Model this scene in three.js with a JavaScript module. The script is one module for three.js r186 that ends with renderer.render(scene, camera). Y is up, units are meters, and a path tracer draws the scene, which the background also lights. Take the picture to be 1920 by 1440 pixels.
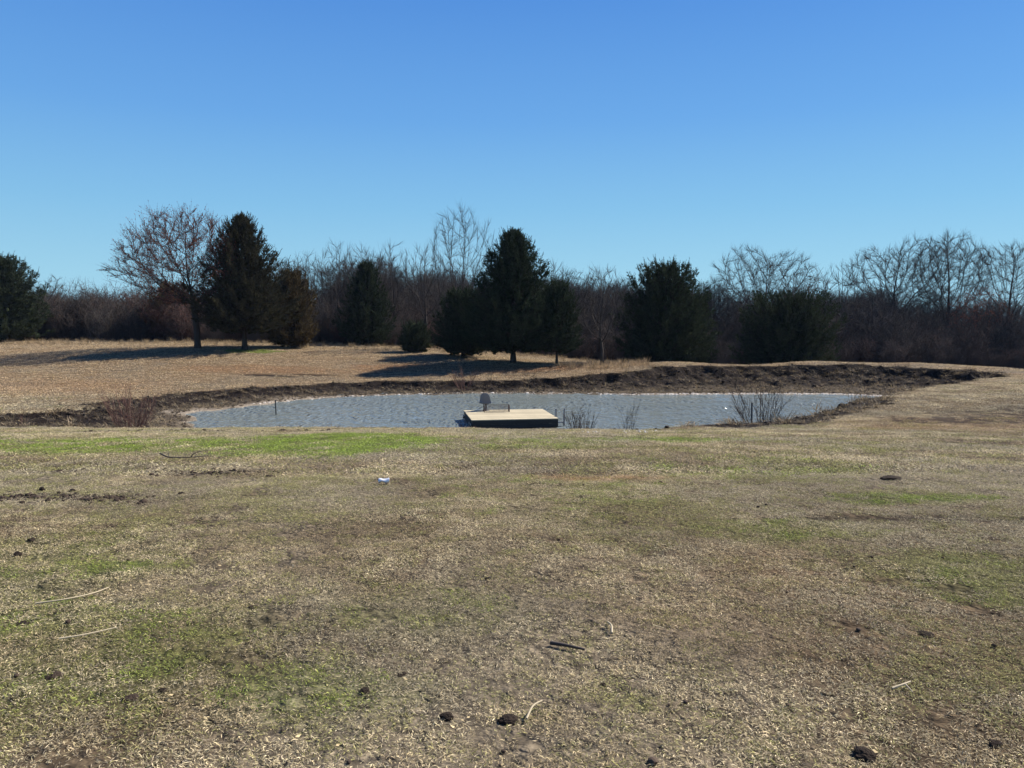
import * as THREE from 'three';
import { mergeGeometries } from 'three/addons/utils/BufferGeometryUtils.js';

// ---------------------------------------------------------------- camera, sky, sun, exposure
// Metres, y up. The pond's water is y = 0; the viewer stands on the lawn at the origin and looks along -z. D below is distance ahead (D = -z).
const scene = new THREE.Scene();
const camera = new THREE.PerspectiveCamera(53, 4 / 3, 0.05, 8000);
camera.position.set(0, 4.4, 0);
camera.rotation.x = THREE.MathUtils.degToRad(-4.75);
const SUN = new THREE.Vector3(0.64, 0.66, -0.34).normalize();
const sRGB = (r, g, b) => new THREE.Color().setRGB(r / 255, g / 255, b / 255, THREE.SRGBColorSpace);
{
  const w = 512, h = 512, data = new Float32Array(w * h * 4);
  const stops = [[0, sRGB(166, 213, 232)], [3, sRGB(157, 208, 232)], [8, sRGB(132, 190, 230)], [14, sRGB(106, 166, 227)], [22, sRGB(83, 142, 216)], [45, sRGB(50, 98, 180)], [90, sRGB(38, 78, 155)]];
  const c = new THREE.Color(), d = new THREE.Vector3();
  for (let j = 0; j < h; j++) {
    const el = ((j + 0.5) / h - 0.5) * 180, e = Math.max(0, el);
    let k = 0; while (k < stops.length - 2 && e > stops[k + 1][0]) k++;
    const t = Math.min(1, (e - stops[k][0]) / (stops[k + 1][0] - stops[k][0]));
    for (let i = 0; i < w; i++) {
      c.copy(stops[k][1]).lerp(stops[k + 1][1], t);
      const ph = ((i + 0.5) / w - 0.5) * 2 * Math.PI, ce = Math.cos(e * Math.PI / 180);
      d.set(Math.cos(ph) * ce, Math.sin(e * Math.PI / 180), Math.sin(ph) * ce);
      const a = Math.acos(Math.min(1, Math.max(-1, d.dot(SUN)))), glow = 1 + 0.35 * Math.exp(-a / 0.5);
      const o = (j * w + i) * 4;
      const k2 = glow * 0.48; data[o] = c.r * k2; data[o + 1] = c.g * k2; data[o + 2] = c.b * k2; data[o + 3] = 1;
    }
  }
  const sky = new THREE.DataTexture(data, w, h, THREE.RGBAFormat, THREE.FloatType);
  sky.mapping = THREE.EquirectangularReflectionMapping; sky.magFilter = sky.minFilter = THREE.LinearFilter; sky.needsUpdate = true;
  scene.background = sky; scene.environment = sky;
}
const sun = new THREE.DirectionalLight(new THREE.Color(1, 0.93, 0.84), 5);
sun.position.copy(SUN).multiplyScalar(120).add(new THREE.Vector3(0, 0, -40));
sun.target.position.set(0, 0, -40); scene.add(sun, sun.target);
sun.castShadow = true; sun.shadow.radius = 1; sun.shadow.mapSize.set(4096, 4096);
Object.assign(sun.shadow.camera, { left: -90, right: 90, top: 90, bottom: -90, near: 1, far: 320 });
const renderer = new THREE.WebGLRenderer({ antialias: true });
renderer.toneMapping = THREE.LinearToneMapping;
renderer.toneMappingExposure = 2.1;
renderer.shadowMap.enabled = true;

// ---------------------------------------------------------------- helpers
function rng(seed) { let a = seed >>> 0; return () => { a = (a + 0x6D2B79F5) | 0; let t = Math.imul(a ^ (a >>> 15), 1 | a); t = (t + Math.imul(t ^ (t >>> 7), 61 | t)) ^ t; return ((t ^ (t >>> 14)) >>> 0) / 4294967296; }; }
const lerp = (a, b, t) => a + (b - a) * t, clamp = (x, a = 0, b = 1) => Math.min(b, Math.max(a, x));
const smooth = (a, b, x) => { const t = clamp((x - a) / (b - a)); return t * t * (3 - 2 * t); };
function hash2(i, j) { let h = Math.imul(i, 374761393) ^ Math.imul(j, 668265263); h = Math.imul(h ^ (h >>> 13), 1274126177); return ((h ^ (h >>> 16)) >>> 0) / 4294967296; }
function vnoise(x, y) { const i = Math.floor(x), j = Math.floor(y), u = x - i, v = y - j, a = u * u * (3 - 2 * u), b = v * v * (3 - 2 * v); return lerp(lerp(hash2(i, j), hash2(i + 1, j), a), lerp(hash2(i, j + 1), hash2(i + 1, j + 1), a), b); }
function fbm(x, y, n = 4) { let s = 0, a = 0.5, t = 0; for (let k = 0; k < n; k++) { s += a * vnoise(x, y); t += a; a *= 0.5; x = x * 2.03 + 17.1; y = y * 2.03 + 9.7; } return s / t; }
const used = {};
function numbered(name) { const n = used[name] = (used[name] ?? -1) + 1; return n ? `${name}_${String(n).padStart(3, '0')}` : name; }
function tag(o, label, category, group, kind) { if (label) o.userData.label = label; if (category) o.userData.category = category; if (group) o.userData.group = group; if (kind) o.userData.kind = kind; return o; }
function shade(o) { o.castShadow = true; o.receiveShadow = true; return o; }
function mesh(name, geo, mat, parent) { const m = shade(new THREE.Mesh(geo, mat)); m.name = parent === scene ? numbered(name) : name; parent.add(m); return m; }
function thing(name, label, category, x = 0, y = 0, z = 0, turn = 0, group) { const g = new THREE.Group(); g.name = numbered(name); g.position.set(x, y, z); g.rotation.y = turn; scene.add(g); return tag(g, label, category, group); }
const lin = (r, g, b) => new THREE.Color().setRGB(r, g, b);
const M = (r, g, b, rough = 1, extra = {}) => new THREE.MeshStandardMaterial({ color: lin(r, g, b), roughness: rough, side: THREE.DoubleSide, ...extra });
class Buf {   // collects triangles into one geometry
  constructor() { this.p = []; this.n = []; this.c = []; this.i = []; }
  tube(pts, rad, sides, tint = 1) {
    const up = new THREE.Vector3(), a = new THREE.Vector3(), b = new THREE.Vector3(), t = new THREE.Vector3(), base = this.p.length / 3;
    for (let k = 0; k < pts.length; k++) {
      t.subVectors(pts[Math.min(k + 1, pts.length - 1)], pts[Math.max(k - 1, 0)]).normalize();
      if (k === 0) up.set(Math.abs(t.y) > 0.9 ? 1 : 0, Math.abs(t.y) > 0.9 ? 0 : 1, 0.1);
      a.crossVectors(t, up).normalize(); b.crossVectors(a, t).normalize(); up.copy(b);
      for (let s = 0; s < sides; s++) {
        const f = s / sides * Math.PI * 2, cx = Math.cos(f), sx = Math.sin(f), nx = a.x * cx + b.x * sx, ny = a.y * cx + b.y * sx, nz = a.z * cx + b.z * sx;
        this.p.push(pts[k].x + nx * rad[k], pts[k].y + ny * rad[k], pts[k].z + nz * rad[k]); this.n.push(nx, ny, nz); this.c.push(tint, tint, tint);
      }
      if (k) for (let s = 0; s < sides; s++) { const q = base + (k - 1) * sides, s1 = (s + 1) % sides; this.i.push(q + s, q + sides + s, q + s1, q + s1, q + sides + s, q + sides + s1); }
    }
  }
  blade(o, d, side, len, w, col, bend) {   // a leaf blade with two faces; o root, d direction, side half-width axis
    const b = this.p.length / 3, m = [o.x + d.x * len * 0.5, o.y + d.y * len * 0.5, o.z + d.z * len * 0.5];
    const nx = d.y * side.z - d.z * side.y, ny = d.z * side.x - d.x * side.z, nz = d.x * side.y - d.y * side.x;
    this.p.push(o.x, o.y, o.z, m[0] - side.x * w, m[1] - side.y * w, m[2] - side.z * w, m[0] + side.x * w, m[1] + side.y * w, m[2] + side.z * w, o.x + d.x * len, o.y + d.y * len + bend, o.z + d.z * len);
    for (let k = 0; k < 4; k++) { this.n.push(nx, ny, nz); this.c.push(col[0], col[1], col[2]); }
    this.i.push(b, b + 1, b + 2, b + 1, b + 3, b + 2);
  }
  geo() {
    const g = new THREE.BufferGeometry();
    g.setAttribute('position', new THREE.Float32BufferAttribute(this.p, 3)); g.setAttribute('normal', new THREE.Float32BufferAttribute(this.n, 3)); g.setAttribute('color', new THREE.Float32BufferAttribute(this.c, 3));
    g.setAttribute('uv', new THREE.Float32BufferAttribute(new Float32Array(this.p.length / 3 * 2), 2)); g.setIndex(this.i); return g;
  }
}
const V = (x, y, z) => new THREE.Vector3(x, y, z);

// ---------------------------------------------------------------- terrain: survey points (x, D, height) joined by a smooth surface
const survey = [];
for (const [D, h] of [[-40, 3.1], [-15, 2.95], [-3, 2.84], [0, 2.8], [3, 2.74], [6, 2.65], [8.7, 2.54], [12, 2.26], [16, 1.88], [20, 1.46], [24, 0.98]])
  for (const x of D < 0 ? [-60, -20, 20, 60] : [-26, -13, -4, 4, 12]) if (!(D > 18 && x > 10)) survey.push([x, D, h + (D < 20 ? 0 : x < -20 ? -0.1 : 0)]);
survey.push([20, 0, 2.85], [20, 8, 2.6], [12.5, 20, 1.5], [13.5, 24, 1.28], [19, 20, 1.75], [20, 26, 1.55], [26, 26, 1.6], [26, 33, 1.5], [10.6, 26, 1.2], [13, 29, 1.2], [15.1, 32, 1.2], [20.75, 37, 1.3], [26.9, 41.5, 1.4], [34, 40, 0.6], [34, 24, 1.3], [45, 30, 0.4], [45, 10, 2.2],
  [28.2, 43.5, 1.36], [28.6, 48.3, 1.24], [26.6, 52.2, 1.22], [20.6, 54.2, 1.24], [12.7, 53.2, 1.22], [8.3, 50.9, 1.1], [6.8, 50, 1.0], [31, 49, 1.38], [28.4, 54.2, 1.37], [21.5, 56.3, 1.38], [12.2, 55.4, 1.37], [8, 52.7, 1.24], [35, 52, 0.3], [29, 59, 0.2], [20, 61, 0.2], [12, 60, 0.45], [60, 60, -0.9], [34, 90, -1.1], [62, 95, -1.3], [20, 80, -0.7],
  [2.9, 49, 0.78], [0, 48.7, 0.65], [-5.4, 48.6, 0.64], [-10.4, 48, 0.5], [-14.3, 45, 0.5], [-18.1, 41.5, 0.42], [-19.2, 37, 0.43], [-20.5, 35, 0.46], [-24, 30, 0.55], [-27, 37, 0.5], [-34, 30, 0.7], [-33, 47, 0.75], [-24, 50, 0.95], [-14, 53, 1.1], [-6, 54, 1.05],
  [0.1, 56, 1.3], [3.4, 55, 1.22], [6.3, 54, 1.2], [-3.7, 60, 1.57], [-9, 62, 1.74], [-17.7, 63, 1.93], [-21.5, 62, 1.98], [-25.3, 62, 2.15], [-34, 64, 2.15], [-34, 74, 2.3], [-48, 72, 2.3], [-50, 50, 1.0], [-60, 30, 1.6], [-12, 74, 1.9], [4, 70, 0.9], [-50, 95, 2.0], [-15, 95, 1.4], [10, 95, 0.0], [-100, 80, 2.0], [-100, 20, 2.0], [100, 20, 0], [100, 90, -1.5], [-150, 200, 1], [0, 200, 0], [150, 200, -1]);
const CQ = 9, phi = (dx, dz) => Math.sqrt(dx * dx + dz * dz + CQ);
const weights = (() => {
  const n = survey.length, A = survey.map((a, i) => [...survey.map((b, j) => phi(a[0] - b[0], a[1] - b[1]) + (i === j ? -0.05 : 0)), a[2]]);
  for (let i = 0; i < n; i++) {
    let p = i; for (let k = i + 1; k < n; k++) if (Math.abs(A[k][i]) > Math.abs(A[p][i])) p = k;
    [A[i], A[p]] = [A[p], A[i]];
    for (let k = i + 1; k < n; k++) { const f = A[k][i] / A[i][i]; if (f) for (let m = i; m <= n; m++) A[k][m] -= f * A[i][m]; }
  }
  const w = new Float64Array(n);
  for (let i = n - 1; i >= 0; i--) { let s = A[i][n]; for (let k = i + 1; k < n; k++) s -= A[i][k] * w[k]; w[i] = s / A[i][i]; }
  return w;
})();
function land(x, D) {
  const far = smooth(110, 240, Math.hypot(x, D - 40)), cx = clamp(x, -150, 150), cD = clamp(D, -60, 210);
  let s = 0; for (let i = 0; i < survey.length; i++) s += weights[i] * phi(cx - survey[i][0], cD - survey[i][1]);
  return lerp(s, 0.2, far);
}
function loop(pts, n) { return new THREE.CatmullRomCurve3(pts.map(([x, d]) => V(x, 0, d)), true, 'centripetal').getSpacedPoints(n).slice(0, n).map((v) => [v.x, v.z]); }
const RIM = loop([[-19, 26.6], [-14.5, 25.2], [-10.1, 24.5], [-4, 24.3], [0, 24.3], [5.5, 24.2], [8.6, 24.6], [11.3, 27.2], [15.3, 32], [20.75, 37], [26.3, 41.2], [28.2, 44.3], [28.6, 48.3], [26.6, 52.2], [20.6, 54.2], [12.7, 53.2], [8.3, 50.7], [6.5, 49.6], [2.9, 48.7], [0, 48.4], [-5.4, 48.3], [-10.4, 47.7], [-14.3, 44.8], [-18.1, 41.3], [-19.9, 37.4], [-20.6, 35.4], [-18, 34.2], [-19.6, 32], [-24, 30], [-26, 28.6]], 170);
const SHORE = loop([[-9.5, 27.6], [-5, 27], [0, 26.9], [5, 26.9], [8.5, 28.3], [12, 31.2], [16.2, 36], [20.4, 40.4], [21.7, 43.4], [19.4, 45.3], [13.8, 45.6], [7.2, 45.3], [1.2, 46.1], [-3.2, 45.8], [-6.9, 45.1], [-9.8, 44.1], [-11.8, 42.3], [-14, 38.2], [-15.6, 36.2], [-14.4, 34.6], [-13.7, 32.6], [-11.8, 30]], 170);
function toLoop(L, x, d) {   // signed distance, negative inside
  let best = 1e9, inside = false;
  for (let i = 0, j = L.length - 1; i < L.length; j = i++) {
    const [ax, ay] = L[j], [bx, by] = L[i], ux = bx - ax, uy = by - ay, t = clamp(((x - ax) * ux + (d - ay) * uy) / (ux * ux + uy * uy)), ex = x - ax - ux * t, ey = d - ay - uy * t;
    best = Math.min(best, ex * ex + ey * ey);
    if ((ay > d) !== (by > d) && x < (bx - ax) * (d - ay) / (by - ay) + ax) inside = !inside;
  }
  return Math.sqrt(best) * (inside ? -1 : 1);
}
const nearPond = (x, D) => x > -34 && x < 36 && D > 18 && D < 62;
function survey_at(x, D) {   // height and distances to the bank edge and the water's edge
  let h = land(x, D), rim = 99, shore = 99;
  const rough = (fbm(x * 0.5, D * 0.5, 3) - 0.5) * 0.1 + (fbm(x * 2.3 + 5, D * 2.3, 3) - 0.5) * 0.05;
  if (nearPond(x, D)) {
    const wob = (fbm(x * 0.7 + 3, D * 0.7, 3) - 0.5) * 1.5 + (fbm(x * 2.4 + 3, D * 2.4, 2) - 0.5) * 0.5;
    rim = toLoop(RIM, x, D) + wob; shore = toLoop(SHORE, x, D) + wob * 0.35;
    if (rim < 0) {
      const t = shore > 0 ? -rim / (-rim + shore) : 1;
      const cut = smooth(0, 0.13, t) * 0.48 + smooth(0.1, 0.5, t) * 0.32 + clamp(t) * 0.2;
      const lump = ((fbm(x * 1.3, D * 1.3, 4) - 0.5) * 0.5 + (fbm(x * 3.7 + 9, D * 3.7, 3) - 0.5) * 0.35) * smooth(0, 0.12, t) * (1 - smooth(0.45, 0.95, t));
      h = shore > 0 ? h * (1 - cut) + lump * Math.max(0.35, h) + 0.02 : -Math.min(1.3, -shore * 0.22) + 0.02;
    }
  }
  return [h + rough * (rim < 0 ? 0.35 : 1), rim, shore];
}
function axis(marks) { const out = []; for (const [a, b, s] of marks) { const n = Math.round((b - a) / s); for (let k = 0; k < n; k++) out.push(a + (b - a) * k / n); } out.push(marks[marks.length - 1][1]); return out; }
const XS = axis([[-3000, -600, 300], [-600, -150, 50], [-150, -60, 5], [-60, -30, 0.6], [-30, 32, 0.2], [32, 60, 0.7], [60, 150, 5], [150, 600, 50], [600, 3000, 300]]);
const DS = axis([[-600, -60, 90], [-60, -4, 4], [-4, 2, 0.5], [2, 24, 0.16], [24, 56, 0.19], [56, 80, 0.45], [80, 150, 3], [150, 600, 40], [600, 4000, 300]]);
const NX = XS.length, ND = DS.length, HT = new Float32Array(NX * ND), RD = new Float32Array(NX * ND), SD = new Float32Array(NX * ND);
for (let j = 0; j < ND; j++) for (let i = 0; i < NX; i++) { const [h, r, s] = survey_at(XS[i], DS[j]), k = j * NX + i; HT[k] = h; RD[k] = r; SD[k] = s; }
function cell(A, v) { let a = 0, b = A.length - 1; while (b - a > 1) { const m = (a + b) >> 1; if (A[m] <= v) a = m; else b = m; } return a; }
function bil(F, x, D) { const i = cell(XS, x), j = cell(DS, D), u = (x - XS[i]) / (XS[i + 1] - XS[i]), v = (D - DS[j]) / (DS[j + 1] - DS[j]), k = j * NX + i; return lerp(lerp(F[k], F[k + 1], u), lerp(F[k + NX], F[k + NX + 1], u), v); }
const groundY = (x, D) => bil(HT, x, D);

// what grows or lies where: [x, D, half-width, half-depth, strength]
const GREEN = [[-3.6, 15.4, 2.5, 3.4, 1.0], [-7.6, 14.6, 3.0, 2.4, 0.75], [-11.5, 14.4, 3.4, 2.0, 0.7], [0.5, 15.2, 2.2, 1.8, 0.4], [3.2, 16.2, 1.9, 1.0, 0.75], [4.1, 7.75, 0.95, 0.26, 0.7], [-2.75, 5.25, 0.32, 0.2, 0.9], [3.2, 10.6, 1.6, 1.5, 0.28], [-2.5, 3.9, 1.3, 0.9, 0.5], [-3.4, 5.3, 1.2, 1.0, 0.45], [-20.6, 61.2, 2.4, 1.3, 0.95], [-0.9, 3.3, 0.5, 0.3, 0.5], [2.4, 6.4, 0.9, 0.4, 0.4], [3.4, 4.9, 0.9, 0.7, 0.45], [0.6, 8.2, 1.5, 1.2, 0.2], [-0.6, 4.4, 0.6, 0.5, 0.3]];
const BARE = [[-5.15, 7.85, 0.3, 0.1, 1], [-4.75, 7.95, 0.22, 0.13, 0.9], [-4.45, 7.8, 0.25, 0.08, 1], [-4.1, 7.85, 0.25, 0.09, 0.9], [-4.9, 8.1, 0.2, 0.07, 0.8], [-5.75, 9.5, 0.4, 0.13, 1], [-3.85, 9.45, 0.75, 0.18, 0.75], [-3.3, 9.75, 0.3, 0.12, 0.9], [2.8, 6.75, 0.6, 0.17, 0.7], [3.9, 6.7, 0.75, 0.2, 0.65], [14.4, 23.4, 3.2, 1.8, 0.75], [16, 26, 2.5, 1.2, 0.5], [10.4, 17.6, 2, 0.8, 0.6], [-15.7, 49.6, 2.0, 0.5, 0.95], [-13, 50.4, 1.7, 0.35, 0.8], [-11.2, 21.6, 1.6, 0.3, 0.6], [-8.2, 21.2, 1.2, 0.25, 0.7], [1, 10.6, 0.5, 0.15, 0.6], [8.9, 15.2, 1.6, 0.5, 0.4], [1.4, 17, 0.4, 0.2, 0.5]];
const RUST = [[-6, 54, 6, 1.8, 0.9], [0, 53, 6, 1.6, 1], [-17, 52, 6, 1.8, 0.7], [1.0, 9.2, 0.9, 0.25, 0.7], [13.5, 22, 4, 3, 0.4], [-26, 44, 6, 4, 0.35], [1.6, 4.6, 1.2, 1.0, 0.12]];
function blob(list, x, D) {
  let m = 0; for (const [cx, cd, a, b, s] of list) { const e = ((x - cx) / a) ** 2 + ((D - cd) / b) ** 2; if (e < 3) m = Math.max(m, s * (1 - smooth(0.25, 1.5, e + (fbm(x * 1.6 / Math.min(1, b) + 3, D * 1.6 / Math.min(1, b), 3) - 0.5) * 1.4))); }
  return m;
}
const soilEdge = (x, D) => (x > 6 && D < 33 ? 1.15 * smooth(33, 30, D) : x < -16 && D < 31 ? 0.5 : 0.1);
function zone(x, D) {
  const rim = nearPond(x, D) ? bil(RD, x, D) : 99, shore = nearPond(x, D) ? bil(SD, x, D) : 99;
  const mud = 1 - smooth(-0.15, 0.2, rim - soilEdge(x, D));
  return { rim, shore, mud, green: blob(GREEN, x, D) * (1 - mud), bare: blob(BARE, x, D), rust: blob(RUST, x, D) };
}

// ---------------------------------------------------------------- textures (grain only)
function noiseTex(size, f, srgb) {
  const d = new Uint8Array(size * size * 4);
  for (let j = 0; j < size; j++) for (let i = 0; i < size; i++) { const c = f(i / size, j / size), o = (j * size + i) * 4; d[o] = clamp(c[0]) * 255; d[o + 1] = clamp(c[1]) * 255; d[o + 2] = clamp(c[2]) * 255; d[o + 3] = 255; }
  const t = new THREE.DataTexture(d, size, size); t.wrapS = t.wrapT = THREE.RepeatWrapping; t.magFilter = THREE.LinearFilter; t.minFilter = THREE.LinearMipmapLinearFilter; t.generateMipmaps = true;
  if (srgb) t.colorSpace = THREE.SRGBColorSpace; t.needsUpdate = true; return t;
}
const wrap = (u, v, f) => { const a = smooth(0.8, 1, u), b = smooth(0.8, 1, v); return lerp(lerp(f(u, v), f(u - 1, v), a), lerp(f(u, v - 1), f(u - 1, v - 1), a), b); };
const soilSpec = 0.12;
const soilGrain = noiseTex(512, (u, v) => { const n = wrap(u, v, (a, b) => fbm(a * 40 + 50, b * 40 + 50, 4)), k = 0.55 + 0.75 * (n - 0.5) * 2; return [0.72 + 0.5 * (k - 0.55), 0.72 + 0.5 * (k - 0.55), 0.72 + 0.48 * (k - 0.55)]; }, true);
const soilBump = noiseTex(512, (u, v) => { const n = wrap(u, v, (a, b) => fbm(a * 34 + 20, b * 34 + 20, 4)); return [n, n, n]; });
soilGrain.repeat.set(0.55, 0.55); soilBump.repeat.set(0.55, 0.55);

// ---------------------------------------------------------------- the ground
{
  const pos = new Float32Array(NX * ND * 3), col = new Float32Array(NX * ND * 3), uv = new Float32Array(NX * ND * 2), idx = [];
  const c = new THREE.Color(), thatch = lin(0.115, 0.084, 0.052), dry = lin(0.29, 0.2, 0.115), grey = lin(0.235, 0.195, 0.14), green = lin(0.115, 0.165, 0.03), rust = lin(0.32, 0.185, 0.095), soil = lin(0.04, 0.029, 0.022), mudTop = lin(0.017, 0.013, 0.012), beach = lin(0.15, 0.118, 0.082), sand = lin(0.5, 0.42, 0.32), bed = lin(0.1, 0.085, 0.06);
  for (let j = 0; j < ND; j++) for (let i = 0; i < NX; i++) {
    const k = j * NX + i, x = XS[i], D = DS[j], z = zone(x, D), n = fbm(x * 0.35 + 4, D * 0.35, 4), n2 = fbm(x * 1.7, D * 1.7, 3);
    pos.set([x, HT[k], -D], k * 3); uv.set([x, D], k * 2);
    c.copy(thatch).lerp(dry, smooth(26, 40, D)).lerp(grey, smooth(0.45, 0.7, n) * 0.8).lerp(rust, z.rust * smooth(0.25, 0.6, n2)).lerp(green, z.green * 0.6).lerp(soil, z.bare * smooth(0.2, 0.55, n2 + z.bare * 0.25));
    if (z.mud > 0) {
      const t = z.shore > 0 ? clamp(-z.rim / (-z.rim + z.shore + 1e-6)) : 1;
      const m = mudTop.clone().lerp(soil, n2).lerp(beach, smooth(0.3, 0.8, t + (n2 - 0.5) * 0.7));
      const left = smooth(-9, -13, x), right = smooth(6, 11, x) * smooth(40, 43, D), mid = smooth(-13, -8, x) * smooth(6, -2, x) * smooth(40, 43, D);
      const edge = Math.abs(z.shore), sandy = right * (1 - smooth(0.2, 0.5, edge + (n2 - 0.5) * 0.3)) * 0.9 + mid * (1 - smooth(0.1, 0.7, edge)) * smooth(0.45, 0.6, n2) * 0.7 + left * (1 - smooth(0.4, 1.3, edge + (n - 0.5) * 2.4)) * smooth(30, 31.5, D) * 0.85;
      m.lerp(sand, clamp(sandy) * smooth(0.28, 0.5, n2 + 0.1)); if (z.shore < -0.4) m.lerp(bed, 0.8);
      c.lerp(m, z.mud);
    }
    col.set([c.r, c.g, c.b], k * 3);
    if (i < NX - 1 && j < ND - 1) idx.push(k, k + 1, k + NX, k + 1, k + NX + 1, k + NX);
  }
  const g = new THREE.BufferGeometry();
  g.setAttribute('position', new THREE.BufferAttribute(pos, 3)); g.setAttribute('color', new THREE.BufferAttribute(col, 3)); g.setAttribute('uv', new THREE.BufferAttribute(uv, 2)); g.setIndex(idx); g.computeVertexNormals();
  const ground = mesh('ground', g, new THREE.MeshPhysicalMaterial({ vertexColors: true, roughness: 1, specularIntensity: soilSpec, map: soilGrain, bumpMap: soilBump, bumpScale: 0.05 }), scene);
  tag(ground, 'mown dormant lawn falling to the pond with dark eroded banks', 'ground', null, 'structure');
}
// ---------------------------------------------------------------- the water
{
  const size = 2048, H = new Float32Array(size * size), r = rng(5), waves = [];
  for (let k = 0; k < 110; k++) { const lam = lerp(0.1, 0.7, Math.pow(r(), 1.7)), a = 0.9 + (r() + r() + r() - 1.5) * 1.5, n = 12 / lam; waves.push([Math.round(Math.cos(a) * n), Math.round(Math.sin(a) * n), lam * lerp(0.5, 1, r()), r() * 6.28]); }
  let lo = 1e9, hi = -1e9;
  const S = new Float32Array(size * 2);
  for (const [p, q, amp, ph] of waves) {
    for (let i = 0; i < size; i++) { S[i * 2] = Math.cos(2 * Math.PI * p * i / size); S[i * 2 + 1] = Math.sin(2 * Math.PI * p * i / size); }
    for (let j = 0; j < size; j++) { const b = 2 * Math.PI * q * j / size + ph, cb = Math.cos(b), sb = Math.sin(b); for (let i = 0; i < size; i++) H[j * size + i] += amp * (S[i * 2] * sb + S[i * 2 + 1] * cb); }
  }
  for (let j = 0; j < size; j++) for (let i = 0; i < size; i++) H[j * size + i] *= 0.35 + 1.1 * smooth(0.35, 0.7, wrap(i / size, j / size, (a, b) => fbm(a * 5 + 9, b * 9 + 9, 3)));
  for (const v of H) { lo = Math.min(lo, v); hi = Math.max(hi, v); }
  const d = new Uint8Array(size * size * 4);
  for (let k = 0; k < H.length; k++) { const v = (H[k] - lo) / (hi - lo) * 255; d[k * 4] = d[k * 4 + 1] = d[k * 4 + 2] = v; d[k * 4 + 3] = 255; }
  const bump = new THREE.DataTexture(d, size, size); bump.wrapS = bump.wrapT = THREE.RepeatWrapping; bump.magFilter = THREE.LinearFilter; bump.repeat.set(1 / 12, 1 / 12); bump.needsUpdate = true;
  const w = 52, dp = 30, g = new THREE.PlaneGeometry(w, dp, 260, 150); g.rotateX(-Math.PI / 2); g.translate(3, 0, -38);
  const P = g.attributes.position, U = g.attributes.uv;
  for (let k = 0; k < P.count; k++) { const x = P.getX(k), z = P.getZ(k); P.setY(k, 0.012 * Math.sin(x * 2.1 + z * 3.3 + 2 * fbm(x * 0.3, z * 0.3, 2)) + 0.01 * Math.sin(x * 3.9 - z * 2.3)); U.setXY(k, x + fbm(x * 0.12, z * 0.12, 2) * 3, -z); }
  g.computeVertexNormals();
  const water = mesh('pond_water', g, new THREE.MeshPhysicalMaterial({ color: lin(0.14, 0.165, 0.16), roughness: 0.13, ior: 1.33, bumpMap: bump, bumpScale: 0.16 }), scene);
  tag(water, 'rippled grey blue pond water behind the lawn', 'pond', null, 'structure');
}

// ---------------------------------------------------------------- grass
function patch(seed, n, radius, len, wid, flat, tall = 1) {
  const r = rng(seed), b = new Buf(), o = V(), d = V(), s = V();
  for (let k = 0; k < n; k++) {
    const a = r() * 6.283, q = Math.sqrt(r()) * radius, f = r() * 6.283, lift = lerp(flat, 1, r() * r()) * tall;
    o.set(Math.cos(a) * q, -0.004 + r() * 0.012 * (1 - flat), Math.sin(a) * q);
    d.set(Math.cos(f), lift, Math.sin(f)).normalize(); s.set(-Math.sin(f), (r() - 0.5) * 1.2, Math.cos(f)).normalize();
    const l = len * (0.5 + r()), t = 0.38 + Math.pow(r(), 1.7) * 1.3;
    b.blade(o, d, s, l, wid * (0.6 + 0.8 * r()), [t, t * (0.97 + 0.05 * r()), t * (0.88 + 0.16 * r())], -l * 0.35 * r() * (1 - 0.5 * flat));
  }
  return b.geo();
}
const grassMat = new THREE.MeshPhysicalMaterial({ specularIntensity: 0.3, vertexColors: true, roughness: 0.95, transmission: 0.35, thickness: 0, side: THREE.DoubleSide });
const dummy = new THREE.Object3D(), tint = new THREE.Color();
function scatter(name, label, category, geos, mat, spots) {   // spots: [x, y, z, scale, turn, colour, tiltX, tiltZ, stretchY]; geos: variants -> one InstancedMesh each under one group
  const root = new THREE.Group(); root.name = numbered(name); tag(root, label, category, null, 'stuff'); scene.add(root);
  geos.forEach((g, v) => {
    const mine = spots.filter((_, k) => k % geos.length === v); if (!mine.length) return;
    const im = shade(new THREE.InstancedMesh(g, mat, mine.length)); im.name = category.replace(/ /g, '_'); im.userData.kind = 'stuff';
    mine.forEach((s, k) => { dummy.position.set(s[0], s[1], s[2]); dummy.rotation.set(s[6] || 0, s[4], s[7] || 0); dummy.scale.set(s[3], s[3] * (s[8] ?? 1), s[3]); dummy.updateMatrix(); im.setMatrixAt(k, dummy.matrix); im.setColorAt(k, s[5]); });
    root.add(im);
  });
  return root;
}
const STRAW = lin(0.58, 0.49, 0.31), TAN = lin(0.4, 0.32, 0.19), BROWN = lin(0.235, 0.175, 0.105), GREYG = lin(0.36, 0.32, 0.22), LIVE = lin(0.21, 0.31, 0.032), OLIVE = lin(0.27, 0.265, 0.085), RUSTG = lin(0.42, 0.24, 0.12), HILL = lin(0.46, 0.33, 0.2);
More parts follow.
